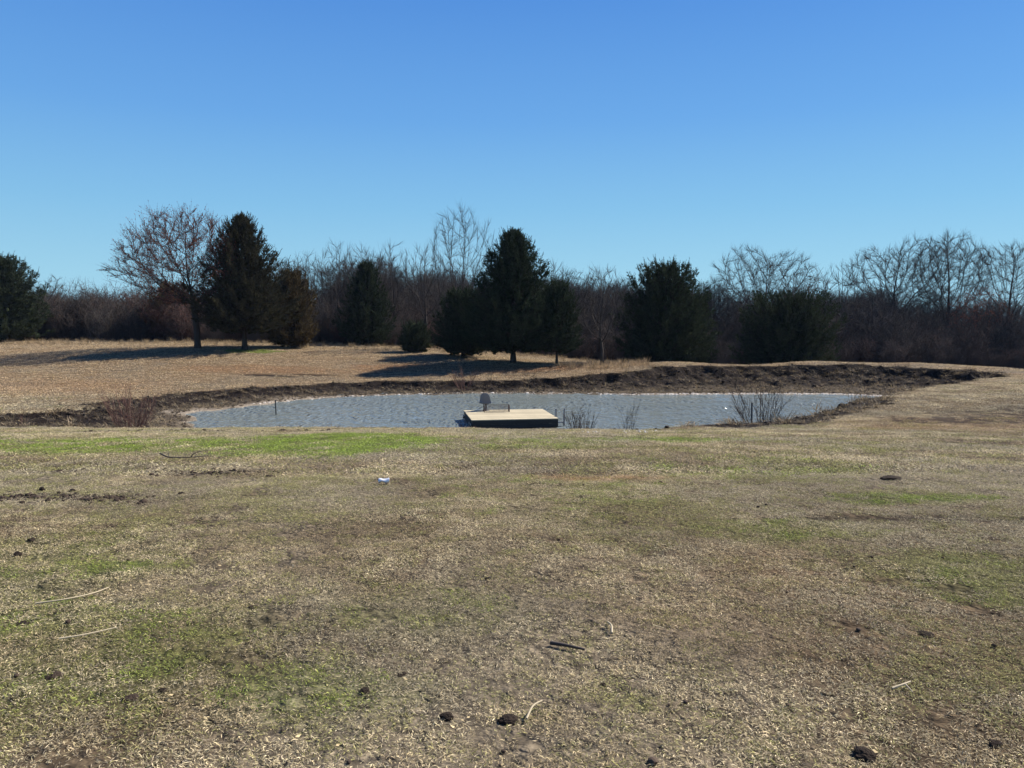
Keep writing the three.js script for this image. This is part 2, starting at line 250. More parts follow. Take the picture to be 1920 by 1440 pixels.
function grassColor(x, D, z, r) {
  const n = fbm(x * 0.8 + 7, D * 0.8, 4), m = fbm(x * 2.6 + 31, D * 2.6, 3), c = new THREE.Color().copy(TAN).lerp(STRAW, smooth(0.3, 0.65, m + (r() - 0.5) * 0.4)).lerp(BROWN, smooth(0.48, 0.68, n) * 0.75).lerp(GREYG, smooth(0.45, 0.65, fbm(x * 0.5 + 90, D * 0.5, 3)) * 0.6);
  const mott = smooth(0.5, 0.68, fbm(x * 1.1 + 60, D * 1.1, 4)) * (D < 24 ? 0.5 : 0.1);
  if (r() < mott + 0.2 * (D < 24)) c.lerp(OLIVE, 0.8);
  c.lerp(HILL, 0.55 * smooth(34, 46, D)).lerp(RUSTG, z.rust * 0.75);
  const tuft = smooth(0.35, 0.6, fbm(x * 3.1 + 12, D * 3.1, 3));
  if (r() < z.green * (D < 7 ? tuft * 1.1 : 0.55 + 0.6 * tuft)) c.copy(LIVE).lerp(OLIVE, clamp(r() * 0.5 + (D < 7 ? 0.25 : 0) + 0.4 * (0.9 - z.green))).multiplyScalar(0.85 + 0.3 * r());
  return c.multiplyScalar(0.85 + 0.3 * r());
}
{
  const r = rng(77), near = [], mid = [], far = [], straw = [], P = (D, x) => zone(x, D);
  const put = (list, x, D, sc, keep = 0.1) => { const z = P(D, x); if (D < 24 && fbm(x * 4.3 + 70, D * 4.3, 3) < 0.35 && r() < 0.6) return; if (z.mud > 0.5 || (z.bare > 0.3 && r() > keep + (1 - z.bare) * 0.6)) return; list.push([x, groundY(x, D), -D, sc, r() * 6.28, grassColor(x, D, z, r), 0, 0, 0.85 + 0.4 * r()]); };
  for (let D = 1.4; D < 9.5; D += 0.085) for (let x = -0.72 * D - 2; x < 0.72 * D + 2; x += 0.085) put(near, x + (r() - 0.5) * 0.08, D + (r() - 0.5) * 0.08, 0.85 + 0.35 * r());
  for (let D = 9.4; D < 27; D += 0.19) for (let x = -0.72 * D - 2.2; x < 0.72 * D + 2.2; x += 0.19) put(mid, x + (r() - 0.5) * 0.18, D + (r() - 0.5) * 0.18, 0.85 + 0.4 * r());
  for (let D = 26; D < 44; D += 0.26) for (let x = 9; x < 0.72 * D + 2; x += 0.26) if (bil(RD, x, D) > 0) put(far, x + (r() - 0.5) * 0.25, D + (r() - 0.5) * 0.25, 0.55 + 0.25 * r());
  for (let D = 26; D < 78; D += 0.42) for (let x = -0.72 * D - 3; x < (D > 47 ? 34 : -10); x += 0.42) { if (x > 9 && D > 58) continue; put(far, x + (r() - 0.5) * 0.4, D + (r() - 0.5) * 0.4, 0.8 + 0.5 * r()); }
  scatter('lawn_grass', 'short dormant straw coloured grass with green patches across the near lawn', 'grass', [1, 2, 3, 4].map((s) => patch(s, 150, 0.09, 0.021, 0.0014, 0.18)), grassMat, near);
  scatter('slope_grass', 'dry mown grass on the slope down to the pond', 'grass', [5, 6, 7].map((s) => patch(s, 130, 0.2, 0.042, 0.0036, 0.18)), grassMat, mid);
  scatter('hill_grass', 'dry tan grass on the rise and dam beyond the pond', 'grass', [8, 9, 10].map((s) => patch(s, 80, 0.42, 0.1, 0.011, 0.2)), grassMat, far);
  for (let k = 0; k < 1500; k++) { const D = 2.2 + 9 * Math.pow(r(), 1.3), x = (r() - 0.5) * 1.5 * (D + 1); straw.push([x, groundY(x, D) + 0.018, -D, 0.35 + 0.8 * r() * r(), r() * 6.28, new THREE.Color().copy(STRAW).multiplyScalar(0.9 + 0.65 * r() * r()), (r() - 0.5) * 0.35, (r() - 0.5) * 0.5]); }
  const leaf = (seed) => { const q = rng(seed), b = new Buf(); let p = V(-0.03, 0, 0), dir = V(1, 0.15, 0.1); const pts = [], rad = []; for (let k = 0; k < 4; k++) { pts.push(p.clone()); rad.push(0.0022 * (1 - 0.15 * k)); dir.z += (q() - 0.5) * 0.9; dir.y += (q() - 0.5) * 0.3; p = p.clone().addScaledVector(dir.clone().normalize(), 0.02); } b.tube(pts, rad, 3); return b.geo(); };
  const chip = (seed) => { const q = rng(seed), b = new Buf(); b.blade(V(-0.014, 0, 0), V(1, 0.2, 0), V(0, 0.3 + q() * 0.4, 0.9), 0.032, 0.006, [1, 0.93, 0.82], 0.003); return b.geo(); };
  scatter('straw_litter', 'pale broken straws and leaf scraps strewn over the lawn', 'litter', [leaf(1), chip(2), leaf(3), chip(4), leaf(5)], grassMat, straw);
}

// ---------------------------------------------------------------- trees
const NAT = { specularIntensity: 0.12 };
const barkMat = new THREE.MeshPhysicalMaterial({ ...NAT, color: lin(0.05, 0.041, 0.034), vertexColors: true, roughness: 1 });
const paleBark = new THREE.MeshPhysicalMaterial({ ...NAT, color: lin(0.1, 0.088, 0.076), vertexColors: true, roughness: 1 });
const twigMat = new THREE.MeshPhysicalMaterial({ ...NAT, color: lin(0.042, 0.031, 0.026), vertexColors: true, roughness: 1 });
const greyTwig = new THREE.MeshPhysicalMaterial({ ...NAT, color: lin(0.046, 0.04, 0.037), vertexColors: true, roughness: 1 });
const budMat = new THREE.MeshPhysicalMaterial({ ...NAT, color: lin(0.15, 0.055, 0.036), vertexColors: true, roughness: 1, transmission: 0.3, thickness: 0, side: THREE.DoubleSide });
const leafBrown = new THREE.MeshPhysicalMaterial({ ...NAT, color: lin(0.17, 0.095, 0.055), vertexColors: true, roughness: 1, transmission: 0.3, thickness: 0, side: THREE.DoubleSide });
const cedarMat = (r, g, b) => new THREE.MeshPhysicalMaterial({ ...NAT, color: lin(r, g, b), vertexColors: true, roughness: 1, transmission: 0.12, thickness: 0, side: THREE.DoubleSide });
const cedarDark = cedarMat(0.028, 0.038, 0.02), cedarBrown = cedarMat(0.075, 0.055, 0.026), cedarGreen = cedarMat(0.036, 0.046, 0.024);
// A leafless tree grown towards points spread through its crown. o.crown: [x, y, z, rx, ry, rz, points] ellipsoids; o.fork: clear trunk; o.up, o.wander, o.twigs per node, o.buds per twig
function bareTree(seed, o) {
  const r = rng(seed), T = new Buf(), B = new Buf(), F = new Buf(), A = [], N = [], step = o.step ?? 0.34, kill = o.kill ?? 0.55;
  for (const [cx, cy, cz, rx, ry, rz, n] of o.crown) for (let k = 0; k < n; k++) {
    let x, y, z, q; do { x = r() * 2 - 1; y = r() * 2 - 1; z = r() * 2 - 1; q = x * x + y * y + z * z; } while (q > 1 || (q < 0.3 && r() < 0.6));
    const p = V(cx + x * rx, cy + y * ry, cz + z * rz); if (p.y > o.fork) { p.near = -1; p.dist = 1e9; A.push(p); }
  }
  const add = (p, par) => { const v = { p, par, kids: [], d: par ? p.clone().sub(par.p).normalize() : V(0, 1, 0) }; if (par) par.kids.push(v); N.push(v); const id = N.length - 1; for (const a of A) { const e = a.distanceTo(p); if (e < a.dist) { a.dist = e; a.near = id; } } return v; };
  let tip = add(V(0, -0.3, 0), null); for (let y = 0; y < o.fork; y += step) tip = add(V((o.lean ?? 0) * y + (r() - 0.5) * 0.07, y + step, (r() - 0.5) * 0.07), tip);
  for (let it = 0; it < 70 && A.length; it++) {
    const pull = new Map();
    for (const a of A) { if (a.dist > (it < 12 ? 9 : 2.6)) continue; const v = pull.get(a.near) ?? V(); v.addScaledVector(V().subVectors(a, N[a.near].p).normalize(), 1); pull.set(a.near, v); }
    for (const [id, v] of pull) {
      const n = N[id]; if (n.kids.length > 2) continue;
      const d = v.normalize().addScaledVector(n.d, o.stiff ?? 0.5).add(V((r() - 0.5) * (o.wander ?? 0.35), (o.up ?? 0.12) + (r() - 0.5) * 0.2, (r() - 0.5) * (o.wander ?? 0.35))).normalize();
      add(n.p.clone().addScaledVector(d, step), n);
    }
    for (let k = A.length - 1; k >= 0; k--) if (A[k].dist < kill) A.splice(k, 1);
  }
  for (let it = 0; it < 3; it++) for (const v of N) if (v.par && v.kids.length && v.p.y > o.fork) { const m = v.kids[0].p; v.p.multiplyScalar(0.5).addScaledVector(v.par.p, 0.25).addScaledVector(m, 0.25); }
  for (const v of N) if (v.par) v.d = v.p.clone().sub(v.par.p).normalize();
  const leafR = (o.twig ?? 0.011) * 0.8;
  for (let k = N.length - 1; k >= 0; k--) { const v = N[k]; let s = 0; for (const c of v.kids) s += Math.pow(c.r, 2.25); v.r = v.kids.length ? Math.max(leafR, Math.pow(s, 1 / 2.25)) : leafR; }
  const sc = (o.trunk ?? 0.2) / N[0].r; for (const v of N) v.r = Math.max(leafR, v.r * lerp(1, sc, smooth(leafR, N[0].r * 0.6, v.r)));
  N[0].r *= 1.35;
  const walk = (v, from) => {
    const pts = from ? [from.p] : [], rad = from ? [Math.min(from.r, v.r * 1.15)] : []; let c = v, first = v.r;
    for (;;) { pts.push(c.p); rad.push(c.r); if (!c.kids.length) break; let m = c.kids[0]; for (const k of c.kids) if (k.r > m.r) m = k; for (const k of c.kids) if (k !== m) walk(k, c); c = m; }
    (first > (o.trunk ?? 0.2) * 0.34 ? T : B).tube(pts, rad, first > 0.12 ? 8 : first > 0.04 ? 5 : 3, 0.85 + 0.3 * r());
  };
  walk(N[0], null);
  for (const v of N) if (v.r < (o.fine ?? 0.035)) for (let k = 0; k < (o.twigs ?? 2) + (v.kids.length ? 0 : 4); k++) {
    const d = v.d.clone().multiplyScalar(v.kids.length ? 0.9 : 1.5).add(V((r() - 0.5) * 1.5, 0.3 + (r() - 0.5) * 1.1, (r() - 0.5) * 1.5)).normalize(), l = (o.twigLen ?? 0.55) * (0.45 + r()), at = v.p.clone().addScaledVector(v.d, -step * r()), m = at.clone().addScaledVector(d, l * 0.5), e = m.clone().addScaledVector(d.clone().add(V(0, 0.1, 0)), l * 0.5);
    B.tube([at, m, e], [leafR * 0.75, leafR * 0.6, leafR * 0.4], 3, 0.8 + 0.4 * r());
    for (let b = 0; b < (o.buds ?? 0); b++) { const f = V(d.x + (r() - 0.5) * 1.6, d.y + (r() - 0.5) * 1.6, d.z + (r() - 0.5) * 1.6).normalize(), s = V(r() - 0.5, r() - 0.5, r() - 0.5).cross(f).normalize(), t = 0.6 + 0.8 * r(); F.blade(at.clone().lerp(e, r()), f, s, (o.budLen ?? 0.09) * (0.6 + r()), o.budWid ?? 0.022, [t, t, t], 0); }
  }
  return { trunk: T.geo(), branches: B.geo(), ...(o.buds ? { buds: F.geo() } : {}) };
}
// An eastern red cedar: o.height, o.width, o.base (clear trunk), o.round 0..1, o.n branches, o.dense
function cedar(seed, o) {
  const r = rng(seed), T = new Buf(), F = new Buf(), H = o.height, R = o.width / 2, hb = o.base ?? 1, s = V(), f = V();
  const trunkPts = [], trunkRad = []; for (let k = 0; k <= 8; k++) { trunkPts.push(V((r() - 0.5) * 0.06 * k, -0.25 + (H * 0.96 + 0.25) * k / 8, (r() - 0.5) * 0.06 * k)); trunkRad.push(lerp(o.trunk ?? 0.17, 0.02, k / 8) * (k === 0 ? 1.5 : 1)); }
  T.tube(trunkPts, trunkRad, 8);
  const n = o.n ?? 260, lumps = []; for (let k = 0; k < 9; k++) lumps.push([r() * 6.28, r(), 0.75 + 0.45 * r()]);
  for (let k = 0; k < n; k++) {
    const u = Math.pow((k + r()) / n, o.bias ?? 1.15), az = k * 2.39996 + (r() - 0.5) * 0.6;
    let lump = 1; for (const [a, b, m] of lumps) { const w = Math.exp(-((Math.atan2(Math.sin(az - a), Math.cos(az - a)) / 0.55) ** 2) - ((u - b) / 0.13) ** 2); lump *= lerp(1, m, w); }
    const cone = Math.pow(1 - u, 0.8), ball = Math.sqrt(Math.max(0, 1 - Math.pow(Math.abs(u - 0.33) / 0.69, 2.2))), env = R * lerp(cone, ball, o.round ?? 0.2) * smooth(-0.09, 0.09, u) * lump * (0.66 + 0.5 * r()) + 0.08;
    const rise = lerp(0.15, 1.0, u) + (r() - 0.5) * 0.3, L = env, y0 = hb + (H - hb) * u * 0.96 - L * rise * 0.55 * u, ca = Math.cos(az), sa = Math.sin(az);
    const pts = [], rad = []; for (let m = 0; m <= 4; m++) { const t = m / 4; pts.push(V(ca * L * t + (r() - 0.5) * 0.1, y0 + L * rise * t * (0.6 + 0.5 * t) - 0.1 * L * Math.sin(t * 3.1), sa * L * t + (r() - 0.5) * 0.1)); rad.push(lerp(0.035, 0.008, t)); }
    T.tube(pts, rad, 3, 0.8);
    const m = Math.round((3 + L * 6) * (o.dense ?? 1)), tip = pts[4].clone().sub(pts[3]).normalize();
    for (let q = 0; q < (L > 0.5 ? 3 : 2); q++) {   // feathery plumes at the ends of the boughs
      const at = pts[3].clone().lerp(pts[4], 0.3 + 0.7 * r()), pd = V(tip.x * 0.8 + (r() - 0.5) * 0.8, Math.max(0.1, tip.y) + 0.35 + 0.6 * u * r(), tip.z * 0.8 + (r() - 0.5) * 0.8).normalize(), pl = (0.35 + 0.55 * r()) * (0.6 + 0.5 * Math.min(1, L)), cc = 0.7 + 0.6 * r();
      for (let b = 0; b < 16; b++) { const t = b / 16; f.copy(pd).multiplyScalar(1.1).add(V((r() - 0.5) * 1.3, (r() - 0.3), (r() - 0.5) * 1.3)).normalize(); s.set(r() - 0.5, r() - 0.5, r() - 0.5).cross(f).normalize(); F.blade(at.clone().addScaledVector(pd, pl * t), f, s, lerp(0.24, 0.12, t), 0.016, [cc, cc, cc], 0); }
    }
    for (let b = 0; b < 4; b++) { f.set(tip.x + (r() - 0.5) * 0.7, tip.y + 0.35 + (r() - 0.5) * 0.6, tip.z + (r() - 0.5) * 0.7).normalize(); s.set(r() - 0.5, r() - 0.5, r() - 0.5).cross(f).normalize(); F.blade(pts[4], f, s, 0.25 + 0.3 * r(), 0.02, [0.9, 0.9, 0.9], 0); }
    for (let c = 0; c < m; c++) {
      const t = lerp(0.22, 1.04, Math.sqrt((c + r()) / m)), i = Math.min(3, Math.floor(t * 4)), at = pts[i].clone().lerp(pts[i + 1], t * 4 - i), sp = 0.16 + 0.1 * L * (1 - t);
      at.x += (r() - 0.5) * sp * 2; at.y += (r() - 0.5) * sp * 1.6; at.z += (r() - 0.5) * sp * 2;
      const col = 0.65 + 0.7 * r(), w = 6 + Math.floor(r() * 5);
      for (let b = 0; b < w; b++) {
        f.set(ca * 0.6 + (r() - 0.5) * 1.5, 0.45 + 0.5 * u + (r() - 0.5) * 1.1, sa * 0.6 + (r() - 0.5) * 1.5).normalize(); s.set(r() - 0.5, r() - 0.5, r() - 0.5).cross(f).normalize();
        F.blade(at, f, s, (0.14 + 0.18 * r()) * (o.leaf ?? 1) * (t < 0.6 ? 2 : 1), (0.012 + 0.014 * r()) * (o.leaf ?? 1) * (t < 0.6 ? 4 : 1), [col * (0.9 + 0.2 * r()), col, col * (0.85 + 0.2 * r())], 0);
      }
    }
  }
  for (let k = 0; k < 26; k++) { f.set((r() - 0.5) * 0.7, 1, (r() - 0.5) * 0.7).normalize(); s.set(r() - 0.5, 0, r() - 0.5).normalize(); F.blade(V((r() - 0.5) * 0.2, H * (0.9 + 0.1 * r()) - 0.25, (r() - 0.5) * 0.2), f, s, 0.3 + 0.2 * r(), 0.035, [1, 1, 1], 0); }
  return { trunk: T.geo(), crown: F.geo() };
}
function plant(name, label, category, x, D, parts, mats, turn = 0, sc = 1, group, sink = 0) {
  const t = thing(name, label, category, x, groundY(x, D) - sink, -D, turn, group);
  for (const k of Object.keys(parts)) mesh(k, parts[k], mats[k], t);
  t.scale.setScalar(sc); return t;
}
const bareDark = { trunk: barkMat, branches: twigMat, buds: budMat }, bareGrey = { trunk: barkMat, branches: greyTwig, buds: leafBrown }, barePale = { trunk: paleBark, branches: greyTwig, buds: leafBrown };
const darkCedar = { trunk: barkMat, crown: cedarDark }, brownCedar = { trunk: barkMat, crown: cedarBrown }, greenCedar = { trunk: barkMat, crown: cedarGreen };
// the near trees, one by one
plant('bare_tree', 'large spreading bare tree with reddish buds beside the cedar on the left rise', 'tree', -25.3, 62,
  bareTree(11, { crown: [[-0.7, 6.9, 0, 4.9, 3.9, 4.6, 1600], [-4.0, 5.9, 0, 2.6, 1.2, 2.3, 100], [2.5, 5, 0, 2.6, 2, 2.5, 120]], fork: 1.7, trunk: 0.3, up: 0.28, stiff: 0.6, wander: 0.2, kill: 0.56, twigs: 4, twigLen: 0.9, buds: 4, budLen: 0.1, budWid: 0.022, twig: 0.012 }), bareDark, 0.4);
plant('cedar_tree', 'tall dark cedar with clear trunk on the left rise, right of the spreading bare tree', 'cedar', -21.5, 62, cedar(21, { height: 10.8, width: 9.0, base: 1.5, round: 0.0, n: 330, trunk: 0.2, dense: 1.15 }), { trunk: barkMat, crown: cedarMat(0.04, 0.037, 0.02) }, 0);
plant('cedar_tree', 'tallest dark conical cedar behind the floating dock, trunk bare at its foot', 'cedar', 0.1, 56, cedar(22, { height: 9.6, width: 8.2, base: 1.0, round: 0.0, n: 360, trunk: 0.2, dense: 1.25 }), darkCedar, 0.5);
plant('cedar_tree', 'dark low cedar just left of the tallest conical cedar, in its shade', 'cedar', -3.8, 60, cedar(23, { height: 4.9, width: 4.9, base: 0.3, round: 0.5, n: 210, trunk: 0.17 }), darkCedar, 1.5);
plant('cedar_tree', 'slim dark cedar with thin trunk just right of the tallest conical cedar', 'cedar', 3.25, 55.5, cedar(24, { height: 5.8, width: 3.6, base: 0.9, round: 0.35, n: 150, trunk: 0.1 }), greenCedar, 1);
plant('cedar_tree', 'broad dark cedar with lumpy top behind the left end of the dam', 'cedar', 11.9, 60, cedar(25, { height: 8.1, width: 7.6, base: 0.0, round: 0.55, n: 340, dense: 1.2, trunk: 0.2 }), greenCedar, 2);
plant('cedar_tree', 'small cedar leaning on the right side of the broad lumpy one behind the dam', 'cedar', 14.3, 61.5, cedar(26, { height: 6.0, width: 3.4, base: 0.1, round: 0.5, n: 170 }), greenCedar, 0.2);
plant('cedar_tree', 'wide dark cedar behind the middle of the dam', 'cedar', 22.2, 62.5, cedar(27, { height: 6.1, width: 8.2, base: 0.1, round: 0.72, n: 330, dense: 1.15 }), greenCedar, 0.7);
plant('cedar_tree', 'dark cedar cut by the left edge of the picture', 'cedar', -48.6, 74, cedar(28, { height: 8.0, width: 7.6, base: 0.2, round: 0.45, n: 320, leaf: 1.15 }), greenCedar, 1.1);
plant('cedar_tree', 'dark cedar standing among bare trees between the two rises', 'cedar', -13.5, 72, cedar(29, { height: 7.8, width: 5.8, base: 0.3, round: 0.05, n: 260 }), darkCedar, 2.2);
plant('cedar_bush', 'small bushy cedar at the foot of the treeline left of the dock', 'cedar', -7.9, 63.2, cedar(30, { height: 2.1, width: 2.3, base: 0.05, round: 0.7, n: 90, trunk: 0.06 }), greenCedar, 0);
plant('cedar_tree', 'brownish drooping cedar tucked behind the tall cedar of the left rise', 'cedar', -18.6, 65.5, cedar(31, { height: 6.4, width: 4.4, base: 0.1, round: 0.5, n: 220 }), brownCedar, 0.9);
plant('cedar_tree', 'rounded brown cedar seen through the spreading bare tree', 'cedar', -34.2, 78, cedar(32, { height: 5.6, width: 5.4, base: 0.1, round: 0.6, n: 200 }), brownCedar, 0.4);
plant('bare_tree', 'tall upright bare tree with fine twigs behind the tallest conical cedar', 'tree', -4.3, 67, bareTree(12, { crown: [[0, 8.6, 0, 3.0, 4.0, 2.6, 700], [-0.8, 5, 0, 2.6, 2.5, 2.4, 200]], fork: 2.2, trunk: 0.22, up: 0.3, stiff: 0.5, twigs: 3, twigLen: 0.8 }), bareGrey, 0);
plant('bare_tree', 'small bare tree on the shore between the tallest cedar and the broad cedar', 'tree', 6.35, 54.6, bareTree(13, { crown: [[0, 4.2, 0, 1.9, 2.9, 1.8, 500]], fork: 1.2, trunk: 0.14, up: 0.12, step: 0.26, kill: 0.36, twigs: 3, twigLen: 0.5 }), bareGrey, 1);
const spread1 = bareTree(14, { crown: [[-2.2, 10.2, 0, 3.6, 3.4, 3.6, 800], [2.6, 9.8, 0.5, 4.2, 3.2, 3.6, 900], [0, 7, 0, 5.4, 1.5, 4, 200]], fork: 4.0, trunk: 0.36, wander: 0.25, up: 0.1, stiff: 0.35, twigs: 5, twigLen: 0.75, twig: 0.012, step: 0.36, kill: 0.5 });
const spread2 = bareTree(15, { crown: [[0, 9.8, 0, 4.4, 4.0, 4, 1300], [-1.8, 6.2, 0, 3.4, 2.2, 3, 300]], fork: 3.4, trunk: 0.34, wander: 0.25, up: 0.1, stiff: 0.35, twigs: 5, twigLen: 0.75, twig: 0.012, step: 0.36, kill: 0.48 });
const up1 = bareTree(16, { crown: [[0, 6.6, 0, 2.3, 3.3, 2.2, 520], [0.4, 4, 0, 2.1, 2, 2, 150]], fork: 1.8, trunk: 0.17, up: 0.28, stiff: 0.5, twigs: 3, twigLen: 0.7, twig: 0.012 });
const up2 = bareTree(17, { crown: [[0, 6.8, 0, 2.9, 3.1, 2.6, 560], [-0.6, 4, 0, 2.4, 1.8, 2.2, 160]], fork: 1.9, trunk: 0.17, up: 0.2, stiff: 0.7, twigs: 3, twigLen: 0.65, twig: 0.012 });
const up3 = bareTree(46, { crown: [[0.3, 6.3, 0, 2.0, 3.7, 2.0, 460], [-1.4, 4.6, 0, 1.6, 1.8, 1.6, 120]], fork: 2.4, trunk: 0.16, up: 0.35, stiff: 0.55, wander: 0.22, twigs: 3, twigLen: 0.85, twig: 0.012 });
const up4 = bareTree(47, { crown: [[0.9, 6.9, 0, 2.6, 2.6, 2.4, 420], [-1.5, 5.4, 0, 2.2, 2.8, 2.2, 320]], fork: 2.8, trunk: 0.18, up: 0.22, stiff: 0.5, wander: 0.3, twigs: 3, twigLen: 0.75, twig: 0.012 });
plant('bare_tree', 'wide crowned bare tree rising behind the wide cedar of the dam', 'tree', 28.4, 88, spread1, barePale, 0.3, 1.0);
plant('bare_tree', 'tall bare tree, first of the high crowns on the right', 'tree', 47.2, 95, spread1, bareGrey, 2.1, 1.13);
plant('bare_tree', 'tall dense crowned bare tree, second of the high crowns on the right', 'tree', 54.2, 96, spread2, bareGrey, 0.9, 1.18);
plant('bare_tree', 'tall bare tree at the right edge of the picture', 'tree', 61.5, 96, spread2, bareGrey, 2.7, 1.1);
plant('bare_tree', 'low flat topped bare tree right of the broad cedar', 'tree', 22.3, 86, spread1, bareGrey, 4.0, 0.72);
plant('bare_tree', 'bare tree left of the high crowns, above the dam', 'tree', 41.8, 98, up2, bareGrey, 1.0, 1.28);
plant('bare_tree', 'slender pale trunked bare tree standing low before the right woodland', 'tree', 42.8, 84, up3, barePale, 0.5, 0.85);
plant('bare_tree', 'reddish twigged tree under the second high crown on the right', 'tree', 53.2, 88, bareTree(18, { crown: [[0, 5.6, 0, 3.4, 4.0, 3.2, 700]], fork: 1.2, trunk: 0.17, up: 0.12, twigs: 3, twigLen: 0.6, buds: 2, budLen: 0.11, budWid: 0.028 }), bareDark, 0.2);
plant('bare_tree', 'upright bare tree directly left of the dark cedar among bare trees', 'tree', -17.6, 78, up1, bareGrey, 0.8, 1.02);
plant('bare_tree', 'upright bare tree peeking over the dark cedar among bare trees', 'tree', -14.6, 79, up4, bareGrey, 2.4, 1.04);
plant('bare_tree', 'upright bare tree directly right of the dark cedar among bare trees', 'tree', -11.6, 76, up3, bareGrey, 3.4, 1.0);
plant('bare_tree', 'upright bare tree left of the tall fine twigged tree', 'tree', -8.6, 77, up2, bareGrey, 5.0, 1.03);
plant('bare_tree', 'bare tree showing over the right shoulder of the tallest cedar', 'tree', 4.6, 78, up4, bareGrey, 1.9, 1.0);
plant('bare_tree', 'bare tree behind the small shore tree', 'tree', 8.6, 80, up3, bareGrey, 0.3, 0.93);
plant('bare_tree', 'thin bare tree right of the brownish drooping cedar', 'tree', -20.2, 77, up1, bareGrey, 4.4, 0.9);
plant('bare_tree', 'leaning bare tree with one tufted crown at the left treeline', 'tree', -51.6, 84, bareTree(19, { crown: [[2.0, 5.5, 0, 1.3, 1.5, 1.2, 260]], fork: 3.4, lean: 0.3, trunk: 0.13, up: 0.1, step: 0.26, kill: 0.34, twigs: 3, twigLen: 0.4 }), bareGrey, 0);
{ // round clump in the twigs of the left treeline
  const g = new THREE.IcosahedronGeometry(0.42, 3), P = g.attributes.position, v = V();
  for (let k = 0; k < P.count; k++) { v.fromBufferAttribute(P, k); v.multiplyScalar(0.8 + 0.4 * fbm(v.x * 9 + 20, v.y * 9 + v.z * 7, 2)); P.setXYZ(k, v.x, v.y, v.z); } g.computeVertexNormals();
  const x = -46.6, D = 84, y = groundY(x, D), t = thing('leaf_nest', 'dark round leaf clump held in a thin sapling at the left treeline', 'nest', x, y, -D);
  mesh('clump', g, M(0.05, 0.045, 0.03), t).position.y = 4.0;
  const b = new Buf(); b.tube([V(0, -0.2, 0), V(0.1, 2, 0), V(0, 4.0, 0), V(0.1, 5.5, 0)], [0.06, 0.05, 0.035, 0.012], 5); b.tube([V(0, 3.6, 0), V(0.5, 4.6, 0.1)], [0.025, 0.01], 3); b.tube([V(0, 3.8, 0), V(-0.5, 5, 0.1)], [0.025, 0.01], 3); mesh('stem', b.geo(), barkMat, t);
}
// the woodland behind: thickets and far trees that read as one mass
function thicket(seed, H, W, leaves) {
  const r = rng(seed), B = new Buf();
  for (let k = 0; k < 22; k++) {
    const a = r() * 6.28, q = Math.sqrt(r()) * W * 0.4, h = H * (0.6 + 0.4 * r()), pts = [], rad = []; let p = V(Math.cos(a) * q, -0.2, Math.sin(a) * q), d = V((r() - 0.5) * 0.5, 1, (r() - 0.5) * 0.5);
    for (let m = 0; m < 5; m++) { pts.push(p.clone()); rad.push(lerp(0.035, 0.01, m / 4)); d.x += (r() - 0.5) * 0.5; d.z += (r() - 0.5) * 0.5; p = p.clone().addScaledVector(d.clone().normalize(), h / 4); }
    B.tube(pts, rad, 3, 0.7 + 0.5 * r());
    for (let m = 0; m < 16; m++) {
      const t = 0.12 + 0.86 * r(), i = Math.min(3, Math.floor(t * 4)), at = pts[i].clone().lerp(pts[i + 1], t * 4 - i), dd = V((r() - 0.5) * 2, 0.2 + 0.9 * r(), (r() - 0.5) * 2).normalize(), l = h * 0.2 * (0.6 + r()), e = at.clone().addScaledVector(dd, l), tn = 0.7 + 0.6 * r();
      B.tube([at, at.clone().lerp(e, 0.5).add(V(0, 0.04, 0)), e], [0.014, 0.011, 0.007], 3, tn);
      for (let w = 0; w < 4; w++) { const s = at.clone().lerp(e, 0.3 + 0.7 * r()); B.tube([s, s.clone().add(V((r() - 0.5) * l, (r() * 0.7) * l, (r() - 0.5) * l))], [0.009, 0.006], 3, tn); }
      for (let w = 0; w < leaves; w++) { const s = at.clone().lerp(e, r()), f = V(r() - 0.5, r() - 0.6, r() - 0.5).normalize(), sd = V(r() - 0.5, r() - 0.5, r() - 0.5).cross(f).normalize(), t2 = 0.8 + 0.7 * r(); B.blade(s, f, sd, 0.12 + 0.1 * r(), 0.035, [t2 * 1.25, t2 * 0.85, t2 * 0.75], 0); }
    }
  }
  return B.geo();
}
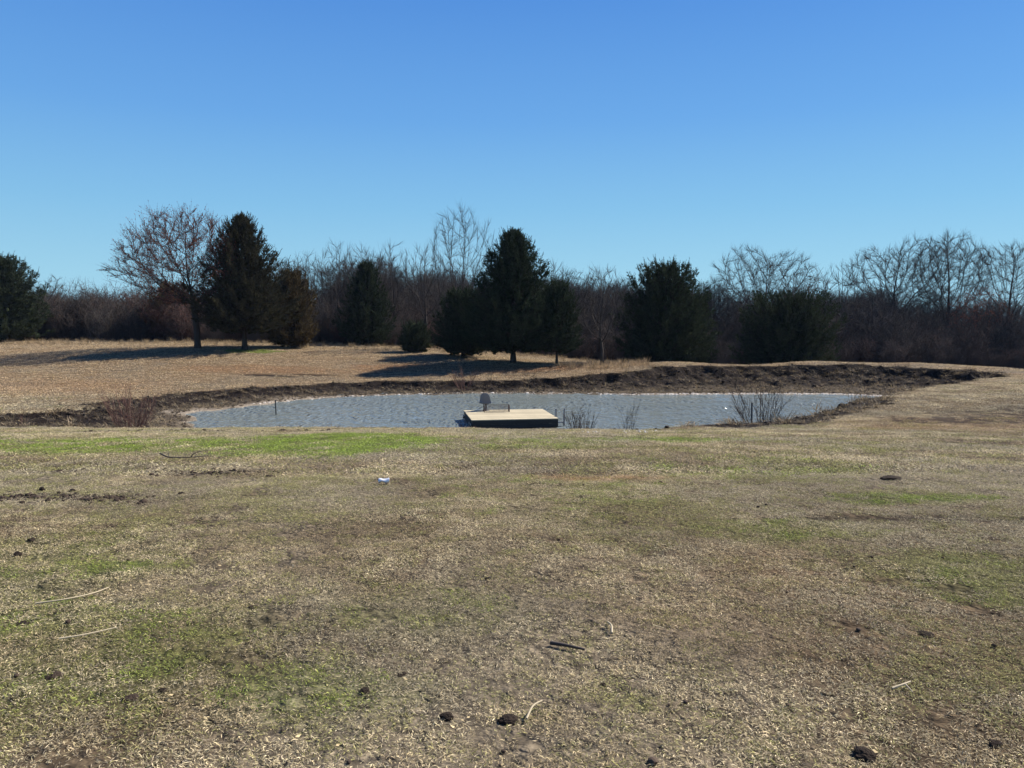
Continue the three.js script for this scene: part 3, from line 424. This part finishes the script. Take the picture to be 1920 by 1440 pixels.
{
  const r = rng(404), brush = [], farTrees = [], woodMat = new THREE.MeshPhysicalMaterial({ ...NAT, color: lin(1, 1, 1), vertexColors: true, roughness: 1, side: THREE.DoubleSide });
  const edge = (x) => lerp(lerp(77, 73, smooth(-50, -20, x)), 80, smooth(-5, 25, x));   // where the wood begins
  for (let x = -78; x < 90; x += 0.8) for (let row = 0; row < 6; row++) {
    const D = edge(x) + row * 3.2 + r() * 3, h = (row < 1 ? 0.4 + 0.25 * r() : 0.5 + 0.4 * r()) * (0.65 + 0.75 * fbm(x * 0.16 + 3, 5, 3)), xx = x + (r() - 0.5) * 2, n = fbm(xx * 0.12 + 8, D * 0.1, 3);
    const red = smooth(0.45, 0.65, n) * (x < -18 ? 0.9 : 0.4), c = lin(0.055, 0.046, 0.04).lerp(lin(0.075, 0.034, 0.027), red * 0.8).lerp(lin(0.075, 0.069, 0.064), r() * 0.6);
    brush.push([xx, groundY(xx, D), -D, h * (x > 25 ? (row > 1 ? 1.15 + 0.9 * r() * r() : 1.2) : x > -22 ? 1.2 : 1.05), r() * 6.28, c.multiplyScalar(0.7 + 0.5 * r())]);
  }
  brush.sort(() => r() - 0.5);
  scatter('woodland_thicket', 'brown leafless thicket filling the treeline beyond the pond', 'thicket', [thicket(1, 5.2, 4, 0), thicket(2, 6, 3.5, 3), thicket(3, 4.4, 4.2, 6), thicket(4, 5.6, 4, 1)], woodMat, brush);
  const merged = [up1, up2, up3, up4, spread1, spread2].map((t) => mergeGeometries([t.trunk, t.branches]));
  for (let k = 0; k < 430; k++) { const D = (k < 360 ? 83 : 100) + 45 * r(), x = k < 200 ? -95 + 200 * r() : k < 360 ? -27 + 50 * r() : 26 + 60 * r(), sc = (0.7 + 0.34 * r()) * (x > 24 ? 0.95 : x < -28 ? 0.6 : 0.95); farTrees.push([x, groundY(x, D), -D, sc * (k % 6 > 3 ? 0.75 : 1), r() * 6.28, lin(0.045, 0.04, 0.038).multiplyScalar(0.8 + 0.5 * r())]); }
  scatter('far_woodland', 'far bare woodland standing behind the treeline', 'woodland', merged, woodMat, farTrees);
  const weeds = [], wr = rng(9);
  for (let k = 0; k < 1500; k++) { const x = -56 + 66 * wr(), D = edge(x) - 9 + 10 * wr() + (x > -12 ? -1.5 * wr() : 0); if (x > 3 && D < 60) continue; weeds.push([x, groundY(x, D), -D, 0.25 + 0.5 * wr() * wr(), wr() * 6.28, lin(0.34, 0.255, 0.15).multiplyScalar(0.6 + 0.6 * wr())]); }
  for (let k = 0; k < 160; k++) { const x = 3.5 + 6 * wr(), D = 51.5 + 4 * wr(); weeds.push([x, groundY(x, D), -D, 0.3 + 0.35 * wr(), wr() * 6.28, lin(0.38, 0.28, 0.17).multiplyScalar(0.6 + 0.6 * wr())]); }
  scatter('dry_weeds', 'tall dry weeds along the foot of the treeline', 'weeds', [patch(41, 36, 0.35, 0.6, 0.012, 0.9, 1.9), patch(42, 30, 0.3, 0.75, 0.012, 1.1, 2.2)], grassMat, weeds);
}

// ---------------------------------------------------------------- the banks: clods, dead stalks, pale stones
function lumpGeo(seed, detail, squash = 0.7) {
  const g = new THREE.IcosahedronGeometry(1, detail), P = g.attributes.position, v = V();
  for (let k = 0; k < P.count; k++) { v.fromBufferAttribute(P, k); const n = 0.62 + 0.75 * fbm(v.x * 2 + seed * 7 + 20, v.y * 2 + v.z * 1.7 + 30, 3); P.setXYZ(k, v.x * n, v.y * n * squash, v.z * n); }
  g.computeVertexNormals(); const c = new Float32Array(P.count * 3).fill(1); g.setAttribute('color', new THREE.BufferAttribute(c, 3)); return g;
}
{
  const r = rng(31), clods = [], stalks = [], stones = [];
  const soilMat = new THREE.MeshPhysicalMaterial({ ...NAT, color: lin(1, 1, 1), roughness: 1 });
  for (let k = 0; k < 60000 && clods.length < 7000; k++) {
    const x = -28 + 58 * r(), D = 23.5 + 32 * r(), z = zone(x, D); if (z.mud < 0.4 || z.shore < 0.15) continue;
    const t = clamp(-z.rim / (-z.rim + z.shore)), sz = (t < 0.5 ? 0.03 + 0.14 * r() * r() * r() : 0.03 + 0.06 * r() * r());
    clods.push([x, groundY(x, D) + sz * 0.1, -D, sz, r() * 6.28, lin(0.026, 0.02, 0.017).lerp(lin(0.1, 0.078, 0.056), r() * r() * (t < 0.4 ? 0.4 : 1)), (r() - 0.5), (r() - 0.5)]);
    if (!(D < 28 && x > -5 && x < 5.5) && stalks.length < 4200 && r() < 0.6 + 0.4 * (t < 0.1)) stalks.push([x, groundY(x, D), -D, 0.35 + 0.8 * r() * r(), r() * 6.28, lin(0.3, 0.235, 0.15).multiplyScalar(0.35 + 0.8 * r()), (r() - 0.5) * 0.8, (r() - 0.5) * 0.8]);
  }
  for (let k = 0; k < 90000 && stones.length < 900; k++) {
    const x = -14 + 36 * r(), D = 40 + 7 * r(), z = zone(x, D); if (Math.abs(z.shore - 0.12) > 0.3) continue; if (x < 5 && r() < 0.75) continue;
    const s = 0.03 + 0.07 * r() * r(); stones.push([x, Math.max(0.005, groundY(x, D)), -D, s, r() * 6.28, lin(0.55, 0.5, 0.43).multiplyScalar(0.7 + 0.5 * r())]);
  }
  scatter('bank_clods', 'dark broken soil clods on the eroded pond bank', 'clods', [lumpGeo(1, 1), lumpGeo(2, 1), lumpGeo(3, 1, 0.5)], soilMat, clods);
  scatter('bank_stalks', 'dead grass and stalks caught on the muddy bank', 'stalks', [patch(51, 26, 0.3, 0.35, 0.012, 0.3, 1.3), patch(52, 22, 0.25, 0.4, 0.011, 0.5, 1.5)], grassMat, stalks);
  scatter('shore_stones', 'pale stones and dried foam along the far waterline', 'stones', [lumpGeo(4, 1, 0.35), lumpGeo(5, 1, 0.3)], soilMat, stones);
}

// ---------------------------------------------------------------- shrubs by the water
function shrub(seed, h, w, stems, twigs, lean = 0) {
  const r = rng(seed), S = new Buf(), W = new Buf();
  for (let k = 0; k < stems; k++) {
    const a = r() * 6.28, out = Math.sqrt(r()), L = h * (0.65 + 0.4 * r()), pts = [], rad = []; let p = V(Math.cos(a) * 0.12 * w, -0.12, Math.sin(a) * 0.12 * w), d = V(Math.cos(a) * out * w / h * 0.55 + lean, 1, Math.sin(a) * out * w / h * 0.55);
    for (let m = 0; m < 6; m++) { pts.push(p.clone()); rad.push(lerp(0.012, 0.004, m / 5)); d.x += (r() - 0.5) * 0.22; d.z += (r() - 0.5) * 0.22; p = p.clone().addScaledVector(d.clone().normalize(), L / 5); }
    S.tube(pts, rad, 4, 0.8 + 0.4 * r());
    for (let m = 0; m < twigs; m++) { const t = 0.2 + 0.8 * r(), i = Math.min(4, Math.floor(t * 5)), at = pts[i].clone().lerp(pts[i + 1], t * 5 - i), dd = d.clone().normalize().add(V((r() - 0.5) * 1.5, 0.3 * r(), (r() - 0.5) * 1.5)).normalize(), l = h * 0.24 * (0.4 + r()); W.tube([at, at.clone().addScaledVector(dd, l * 0.5), at.clone().addScaledVector(dd, l).add(V(0, l * 0.15, 0))], [0.006, 0.005, 0.003], 3, 0.8 + 0.4 * r()); }
  }
  return { stems: S.geo(), twigs: W.geo() };
}
const redTwig = new THREE.MeshPhysicalMaterial({ ...NAT, color: lin(0.13, 0.075, 0.06), vertexColors: true, roughness: 1 });
const redShrub = { stems: redTwig, twigs: redTwig }, greyShrub = { stems: twigMat, twigs: twigMat };
plant('bare_shrub', 'large reddish brown bare shrub in the gully at the left end of the pond', 'shrub', -14.3, 28.6, shrub(61, 1.75, 2.0, 34, 12), redShrub);
plant('bare_shrub', 'bare shrub just right of the dock ladder', 'shrub', 2.32, 25.6, shrub(62, 1.45, 1.05, 22, 7), greyShrub);
plant('bare_shrub', 'thin bare shrub at the water between the ladder shrub and the thin post', 'shrub', 3.88, 25.6, shrub(63, 1.5, 0.55, 8, 6), greyShrub);
plant('bare_shrub', 'tall open bare shrub beside the thin post at the right end of the water', 'shrub', 8.25, 25.2, shrub(64, 2.05, 1.5, 22, 9, -0.16), greyShrub);
plant('bare_shrub', 'faint reddish shrub on the far bank behind the dock chair', 'shrub', -2.95, 46.9, shrub(65, 1.5, 1.6, 18, 8), redShrub);
plant('weed_stem', 'lone dead weed stems on the lawn slope at the left edge', 'weed', -17.5, 27.2, shrub(66, 1.0, 0.5, 5, 6), redShrub);
// ---------------------------------------------------------------- posts
function post(name, label, x, D, h, wid, col, sink) {
  const y = groundY(x, D), t = thing(name, label, 'post', x, y, -D), s = new THREE.Shape();
  const a = wid / 2, b = wid * 0.14; s.moveTo(-a, -b); s.lineTo(a, -b); s.lineTo(a, b); s.lineTo(b, b); s.lineTo(b, a); s.lineTo(-b, a); s.lineTo(-b, b); s.lineTo(-a, b); s.closePath();
  const g = new THREE.ExtrudeGeometry(s, { depth: h + sink, bevelEnabled: false }); g.rotateX(-Math.PI / 2); g.translate(0, -sink, 0);
  mesh('shaft', g, M(...col, 0.7), t);
  t.rotation.z = 0.015; return t;
}
post('metal_post', 'thin dark post standing in the water at the left of the pond', -10.97, 35.6, 0.69 - groundY(-10.97, 35.6), 0.05, [0.03, 0.028, 0.026], 0.3);
post('metal_post', 'thin dark post among the twigs of the shrub at the right end of the water', 7.88, 25.1, 1.7 - groundY(7.88, 25.1), 0.05, [0.04, 0.036, 0.034], 0.3);

// ---------------------------------------------------------------- the dock
const woodGrain = (() => { const t = noiseTex(256, (u, v) => { const n = wrap(u, v, (a, b) => fbm(a * 6 + 20, b * 60 + 20, 4)), k = 0.78 + 0.34 * (n - 0.5); return [k, k * 0.985, k * 0.96]; }, true); t.repeat.set(0.6, 0.9); return t; })();
{
  const W = 3.56, Dp = 3.4, top = 0.4, dock = thing('floating_dock', 'pale timber platform with dark skirt standing in the pond', 'dock', -0.12, 0, -32.6, THREE.MathUtils.degToRad(9));
  const r = rng(71), n = 24, bw = Dp / n, board = new THREE.BoxGeometry(W, 0.035, bw - 0.009); { const u = board.attributes.uv, p = board.attributes.position; for (let k = 0; k < p.count; k++) u.setXY(k, p.getX(k), p.getZ(k) + p.getY(k)); }
  const tones = [0, 1, 2, 3, 4].map((k) => new THREE.MeshStandardMaterial({ color: lin(0.68, 0.6, 0.41).multiplyScalar(0.74 + 0.08 * k), roughness: 0.9, map: woodGrain }));
  for (let k = 0; k < n; k++) { const b = mesh('deck_board', board, tones[Math.floor(r() * 5)], dock); b.position.set((r() - 0.5) * 0.016, top - 0.0175 + (r() - 0.5) * 0.004, -Dp / 2 + (k + 0.5) * bw); }
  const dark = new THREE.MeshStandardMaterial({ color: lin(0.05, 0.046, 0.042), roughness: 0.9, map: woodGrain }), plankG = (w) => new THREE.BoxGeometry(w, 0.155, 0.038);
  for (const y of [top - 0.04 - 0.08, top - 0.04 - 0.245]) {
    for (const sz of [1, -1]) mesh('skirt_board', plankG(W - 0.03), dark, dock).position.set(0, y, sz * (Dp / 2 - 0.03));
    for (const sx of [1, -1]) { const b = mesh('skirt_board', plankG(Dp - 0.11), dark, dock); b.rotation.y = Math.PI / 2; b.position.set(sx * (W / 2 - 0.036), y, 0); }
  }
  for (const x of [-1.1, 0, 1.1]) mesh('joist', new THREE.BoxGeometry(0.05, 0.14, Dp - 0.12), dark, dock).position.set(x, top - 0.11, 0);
  const steel = M(0.32, 0.32, 0.33, 0.45, { metalness: 0.4 });
  for (const [x, z] of [[-W / 2 - 0.045, Dp / 2 - 0.12], [-W / 2 - 0.045, Dp / 2 - 0.6], [W / 2 + 0.045, -Dp / 2 + 0.3], [-W / 2 - 0.045, -Dp / 2 + 0.3]]) {
    const l = mesh('leg', new THREE.CylinderGeometry(0.024, 0.024, 1.6, 10), steel, dock); l.position.set(x, -0.55, z);
    const c = mesh('bracket', new THREE.BoxGeometry(0.07, 0.09, 0.09), dark, l); c.position.set(0.02 * Math.sign(-x), 0.68, 0);
  }
  // ladder on the right side
  const lad = thing('dock_ladder', 'metal boarding ladder with two hooped rails at the right end of the dock', 'ladder', 1.75, 0, -31.75, THREE.MathUtils.degToRad(9));
  const tubeM = M(0.13, 0.14, 0.16, 0.45, { metalness: 0.5 });
  for (const x of [0.06, 0.42]) { const c = new THREE.CatmullRomCurve3([V(x - 0.045, -0.7, 0.12), V(x - 0.04, 0.2, 0.11), V(x - 0.012, 0.68, 0.03), V(x + 0.02, 0.755, 0), V(x + 0.04, 0.68, -0.03), V(x + 0.045, 0.2, -0.11), V(x + 0.045, -0.7, -0.12)]); mesh('rail', new THREE.TubeGeometry(c, 40, 0.018, 8), tubeM, lad); }
  for (const y of [0.16, -0.12, -0.4]) mesh('step', new THREE.BoxGeometry(0.4, 0.028, 0.16), tubeM, lad).position.set(0.24, y, 0);
  // chair: moulded boat seat on a pedestal, its back to us
  const ch = thing('pedestal_chair', 'grey moulded swivel seat on a pedestal at the left of the dock', 'chair', -1.2, top, -33.75, THREE.MathUtils.degToRad(-14));
  const shell = (off) => { const g = new THREE.PlaneGeometry(1, 1, 16, 26), P = g.attributes.position; for (let k = 0; k < P.count; k++) { const u = P.getX(k) * 2, t = P.getY(k) + 0.5;   // t 0 front of the pan .. 1 top of the back
      const back = clamp((t - 0.44) / 0.56), half = t < 0.44 ? lerp(0.22, 0.295, smooth(0, 0.3, t)) : 0.285 * (1 - 0.4 * back) * (back > 0.72 ? Math.sqrt(Math.max(0.06, 1 - ((back - 0.72) / 0.28) ** 2 * 0.85)) : 1);
      const bend = smooth(0.3, 0.6, t), y = lerp(0, 0.5, Math.pow(back, 1)) + 0.03 * (1 - smooth(0, 0.14, t)) * -1, z = lerp(-0.46 + t * 0.9, -0.07 + 0.1 * back, bend) + 0.02, cup = u * u * lerp(0.07, 0.03, back);
      P.setXYZ(k, u * half, 0.3 + y + cup * (1 - bend) + 0.0, z - cup * bend + off); } g.computeVertexNormals(); return g; };
  const plastic = M(0.13, 0.14, 0.16, 0.55);
  mesh('seat_shell', shell(0.012), plastic, ch); mesh('seat_lining', shell(-0.012), M(0.3, 0.3, 0.31, 0.6), ch);
  mesh('pedestal', new THREE.CylinderGeometry(0.035, 0.045, 0.3, 14), M(0.03, 0.03, 0.032, 0.5), ch).position.set(0, 0.155, -0.18);
  mesh('swivel_plate', new THREE.BoxGeometry(0.2, 0.02, 0.2), M(0.03, 0.03, 0.032, 0.5), ch).position.set(0, 0.285, -0.18);
  mesh('base_plate', new THREE.CylinderGeometry(0.13, 0.15, 0.03, 20), M(0.035, 0.035, 0.036, 0.6), ch).position.set(0, 0.016, -0.18);
  // the low wire basket beside it
  const bk = thing('wire_basket', 'low rusty wire basket on the dock beside the pedestal seat', 'basket', -0.68, top, -33.5, THREE.MathUtils.degToRad(9)), rods = new Buf(), rim = new Buf(), w = 1.1, d = 0.42, h = 0.3;
  const around = []; for (let x = -w / 2; x <= w / 2 + 1e-6; x += 0.055) around.push([x, -d / 2], [x, d / 2]); for (let z = -d / 2 + 0.06; z < d / 2; z += 0.06) around.push([-w / 2, z], [w / 2, z]);
  for (const [x, z] of around) rods.tube([V(x, 0.004, z), V(x, h, z)], [0.006, 0.006], 4);
  for (const y of [0.008, h]) rim.tube([V(-w / 2, y, -d / 2), V(w / 2, y, -d / 2), V(w / 2, y, d / 2), V(-w / 2, y, d / 2), V(-w / 2, y, -d / 2)], [0.004, 0.004, 0.004, 0.004, 0.004], 5);
  mesh('wires', rods.geo(), M(0.08, 0.05, 0.036, 0.8), bk); mesh('hoops', rim.geo(), M(0.08, 0.06, 0.05, 0.8), bk);
}

// ---------------------------------------------------------------- things lying on the lawn
{
  const clodMat = [lin(0.03, 0.023, 0.018), lin(0.045, 0.033, 0.025), lin(0.07, 0.05, 0.036)].map((c) => new THREE.MeshPhysicalMaterial({ ...NAT, color: c, roughness: 1, bumpMap: soilBump, bumpScale: 0.01 }));
  const shapes = [1, 2, 3, 4].map((k) => lumpGeo(k + 10, 3, 0.55)), r = rng(91);
  const clod = (label, x, D, w, h = 0.5, m = 0, name = 'dung_clod', cat = 'clod') => { const o = mesh(name, shapes[Math.floor(r() * 4)], clodMat[m], scene); o.position.set(x, groundY(x, D) + w * h * 0.12, -D); o.scale.set(w * 0.4, w * h * 0.75, w * 0.32); o.rotation.y = r() * 6.28; tag(o, label, cat, 'dark clods on the lawn'); };
  clod('largest dark clod in the lower middle of the lawn, right of its shiny neighbour', -0.02, 3.08, 0.11);
  clod('dark clod with a pale leaf just left of the largest one', -0.27, 3.08, 0.075, 0.6);
  clod('black clod left of the pair at the lower middle', -0.66, 3.32, 0.07, 0.6);
  clod('small flat dark clod above the lower middle pair', -0.52, 3.51, 0.06, 0.35);
  clod('small black clod right of centre low on the lawn', 0.42, 3.42, 0.045, 0.6);
  clod('big black clod at the bottom edge right of centre', 1.34, 2.8, 0.12, 0.5);
  clod('black clod at the bottom right corner of the lawn', 1.9, 2.9, 0.07, 0.5);
  clod('flat dark clod on the right of the lawn', 2.23, 4.03, 0.12, 0.22);
  clod('tiny dark clod right of centre at mid lawn', 0.37, 6.01, 0.05, 0.5);
  clod('tiny brown clod beyond mid lawn near the centre line', 0.21, 7.97, 0.07, 0.4, 1);
  clod('small dark clod just left of the centre line', -0.16, 4.98, 0.055, 0.6);
  clod('dark clod near the left edge, the farther of two', -3.86, 6.06, 0.09, 0.6);
  clod('dark clod near the left edge, the nearer of two', -3.71, 5.65, 0.09, 0.65);
  clod('upright dark clod on the broken soil line at left', -5.14, 8.3, 0.08, 1.0);
  clod('rounded dark clod on the broken soil line at left', -4.76, 8.22, 0.1, 0.6);
  clod('dark clod right of the broken soil line', -3.5, 8.03, 0.09, 0.45);
  clod('crumbled dark clod low on the left of the lawn', -1.67, 3.24, 0.1, 0.3, 1);
  clod('small dark clod beside the crumbled one low at left', -1.56, 3.31, 0.05, 0.6);
  clod('broken clod in green grass at lower left', -2.14, 3.48, 0.1, 0.3, 1);
  clod('flat dark clod at the left edge above the straw stems', -2.73, 4.18, 0.1, 0.25);
  clod('flat dark clod left of centre below the green tuft', -1.52, 4.41, 0.08, 0.25, 1);
  clod('reddish brown clod right of centre on the far lawn', 1.72, 8.77, 0.07, 0.45, 2);
  clod('wide dark burrow mound on the right of the lawn', 4.52, 9.04, 0.3, 0.22, 0, 'soil_mound', 'mound');
  clod('flat brown soil mound on the far right lawn below the bank', 5.53, 14.36, 0.3, 0.14, 2, 'soil_mound', 'mound');
  const crumbs = [];
  for (let k = 0; k < 340; k++) { const q = r(), x = q < 0.5 ? -5.4 + 1.7 * r() : q < 0.65 ? -6.1 + 0.7 * r() : -4.6 + 1.7 * r(), D = (q < 0.5 ? 7.8 + (x + 4.6) * -0.05 : q < 0.65 ? 9.5 : 9.5) + (r() - 0.5) * (q < 0.65 ? 0.35 : 0.6) * (r() + r()) , s = 0.008 + 0.035 * r() * r(); crumbs.push([x, groundY(x, D) + s * 0.2, -D, s, r() * 6.28, lin(0.04, 0.03, 0.023).multiplyScalar(0.7 + r())]); }
  for (let k = 0; k < 420; k++) { const D = 2.4 + 12 * r(), x = (r() - 0.5) * 1.5 * D, s = 0.005 + 0.016 * r() * r() * r(); crumbs.push([x, groundY(x, D) + s * 0.4 + 0.004, -D, s, r() * 6.28, lin(0.05, 0.037, 0.028).multiplyScalar(0.7 + r())]); }
  for (let k = 0; k < 70; k++) { const x = -12 + 7 * r(), D = 21 + 0.9 * r(), s = 0.03 + 0.06 * r() * r(); crumbs.push([x, groundY(x, D) + s * 0.2, -D, s, r() * 6.28, lin(0.035, 0.027, 0.02)]); }
  scatter('soil_crumbs', 'dark soil crumbs scattered over the lawn', 'crumbs', [lumpGeo(21, 1), lumpGeo(22, 1)], new THREE.MeshPhysicalMaterial({ ...NAT, color: lin(1, 1, 1), roughness: 1 }), crumbs);
  const pebbles = []; for (let k = 0; k < 26; k++) { const x = 1.9 + 2.0 * r(), D = 19.2 + 2 * r(); pebbles.push([x, groundY(x, D) + 0.02, -D, 0.02 + 0.035 * r() * r(), r() * 6.28, lin(0.5, 0.47, 0.42)]); }
  scatter('pale_pebbles', 'pale pebbles on the bare crest right of the dock', 'pebbles', [lumpGeo(23, 1)], new THREE.MeshPhysicalMaterial({ ...NAT, color: lin(1, 1, 1), roughness: 1 }), pebbles);
  // sticks and straws
  const stick = (name, label, cat, col, list) => { const b = new Buf(); for (const [pts, rad] of list) { const q = new THREE.CatmullRomCurve3(pts.map(([x, D, h]) => V(x, groundY(x, D) + h, -D))).getPoints(pts.length * 4); b.tube(q, q.map((_, k) => lerp(rad, rad * 0.5, k / q.length)), 6); } const g = b.geo(), c = list[0][0][0], y = groundY(c[0], c[1]); g.translate(-c[0], -y, c[1]); const o = mesh(name, g, M(...col, 0.9, { vertexColors: true }), scene); o.position.set(c[0], y, -c[1]); tag(o, label, cat); };
  stick('dark_stick', 'dark weathered stick right of centre in the lawn', 'stick', [0.05, 0.038, 0.03], [[[[0.2, 3.87, 0.018], [0.28, 3.83, 0.025], [0.37, 3.8, 0.02]], 0.011]]);
  stick('pale_stick', 'pale straight stick at the lower right of the lawn', 'stick', [0.4, 0.335, 0.22], [[[[1.72, 3.36, 0.02], [1.78, 3.38, 0.03], [1.83, 3.41, 0.03]], 0.006], [[[1.79, 3.38, 0.03], [1.8, 3.33, 0.015]], 0.004]]);
  stick('straw_stem', 'long curved pale straw stem at the left, the farther of two', 'straw', [0.4, 0.335, 0.22], [[[[-2.83, 4.45, 0.03], [-2.68, 4.5, 0.035], [-2.58, 4.62, 0.035], [-2.55, 4.75, 0.03]], 0.005]]);
  stick('straw_stem', 'long straight pale straw stem at the left, the nearer of two', 'straw', [0.4, 0.335, 0.22], [[[[-2.35, 3.87, 0.03], [-2.25, 3.92, 0.035], [-2.13, 4.03, 0.03]], 0.005]]);
  stick('straw_stem', 'bent pale stem beside the largest dark clod', 'straw', [0.4, 0.335, 0.22], [[[[0.06, 3.07, 0.02], [0.09, 3.14, 0.04], [0.13, 3.19, 0.035]], 0.005]]);
  stick('pale_twig', 'short thick pale twig standing out right of the dark stick', 'twig', [0.4, 0.335, 0.22], [[[[0.535, 4.0, 0.015], [0.54, 4.06, 0.03], [0.525, 4.11, 0.03]], 0.007]]);
  stick('fallen_branch', 'small dark fallen branch in the green strip at left', 'branch', [0.05, 0.04, 0.032], [[[[-5.15, 11.15, 0.09], [-4.98, 11.05, 0.05], [-4.8, 11.1, 0.04], [-4.5, 11.3, 0.06]], 0.012], [[[-4.98, 11.05, 0.05], [-5.05, 11.2, 0.12]], 0.006], [[[-4.7, 11.15, 0.05], [-4.6, 11.05, 0.12], [-4.45, 11.2, 0.16]], 0.007]]);
  // crushed can
  const can = thing('crushed_can', 'crushed white and silver drink can lying on the lawn left of centre', 'can', -1.46, groundY(-1.46, 8.65), -8.65, 0.15), prof = [[0.001, -0.061], [0.024, -0.061], [0.0325, -0.05], [0.033, 0.046], [0.026, 0.058], [0.027, 0.061]].map(([x, y]) => new THREE.Vector2(x, y));
  const crush = (g) => { const P = g.attributes.position; for (let k = 0; k < P.count; k++) { const y = P.getY(k), dent = 1 - 0.42 * Math.exp(-(((y - 0.012) / 0.028) ** 2)); P.setXYZ(k, P.getX(k) * dent * 0.92 + 0.006 * Math.sin(y * 60), y, P.getZ(k) * (1 + 0.1 * (1 - dent))); } g.rotateZ(Math.PI / 2); g.translate(0, 0.036 + 0.012, 0); g.computeVertexNormals(); return g; };
  const body = new THREE.LatheGeometry(new THREE.SplineCurve(prof).getPoints(40), 28); mesh('body', crush(body), M(0.78, 0.78, 0.78, 0.28, { metalness: 0.35 }), can);
  const lid = new THREE.CylinderGeometry(0.0255, 0.0255, 0.003, 24); lid.translate(0, 0.0595, 0); mesh('lid', crush(lid), M(0.55, 0.55, 0.56, 0.3, { metalness: 0.9 }), can);
}
scene.fog = new THREE.FogExp2(0xa9c2e6, 0.0001);   // thin winter haze
scene.traverse((o) => { if (o.isMesh) { o.castShadow = true; o.receiveShadow = true; } });
renderer.render(scene, camera);
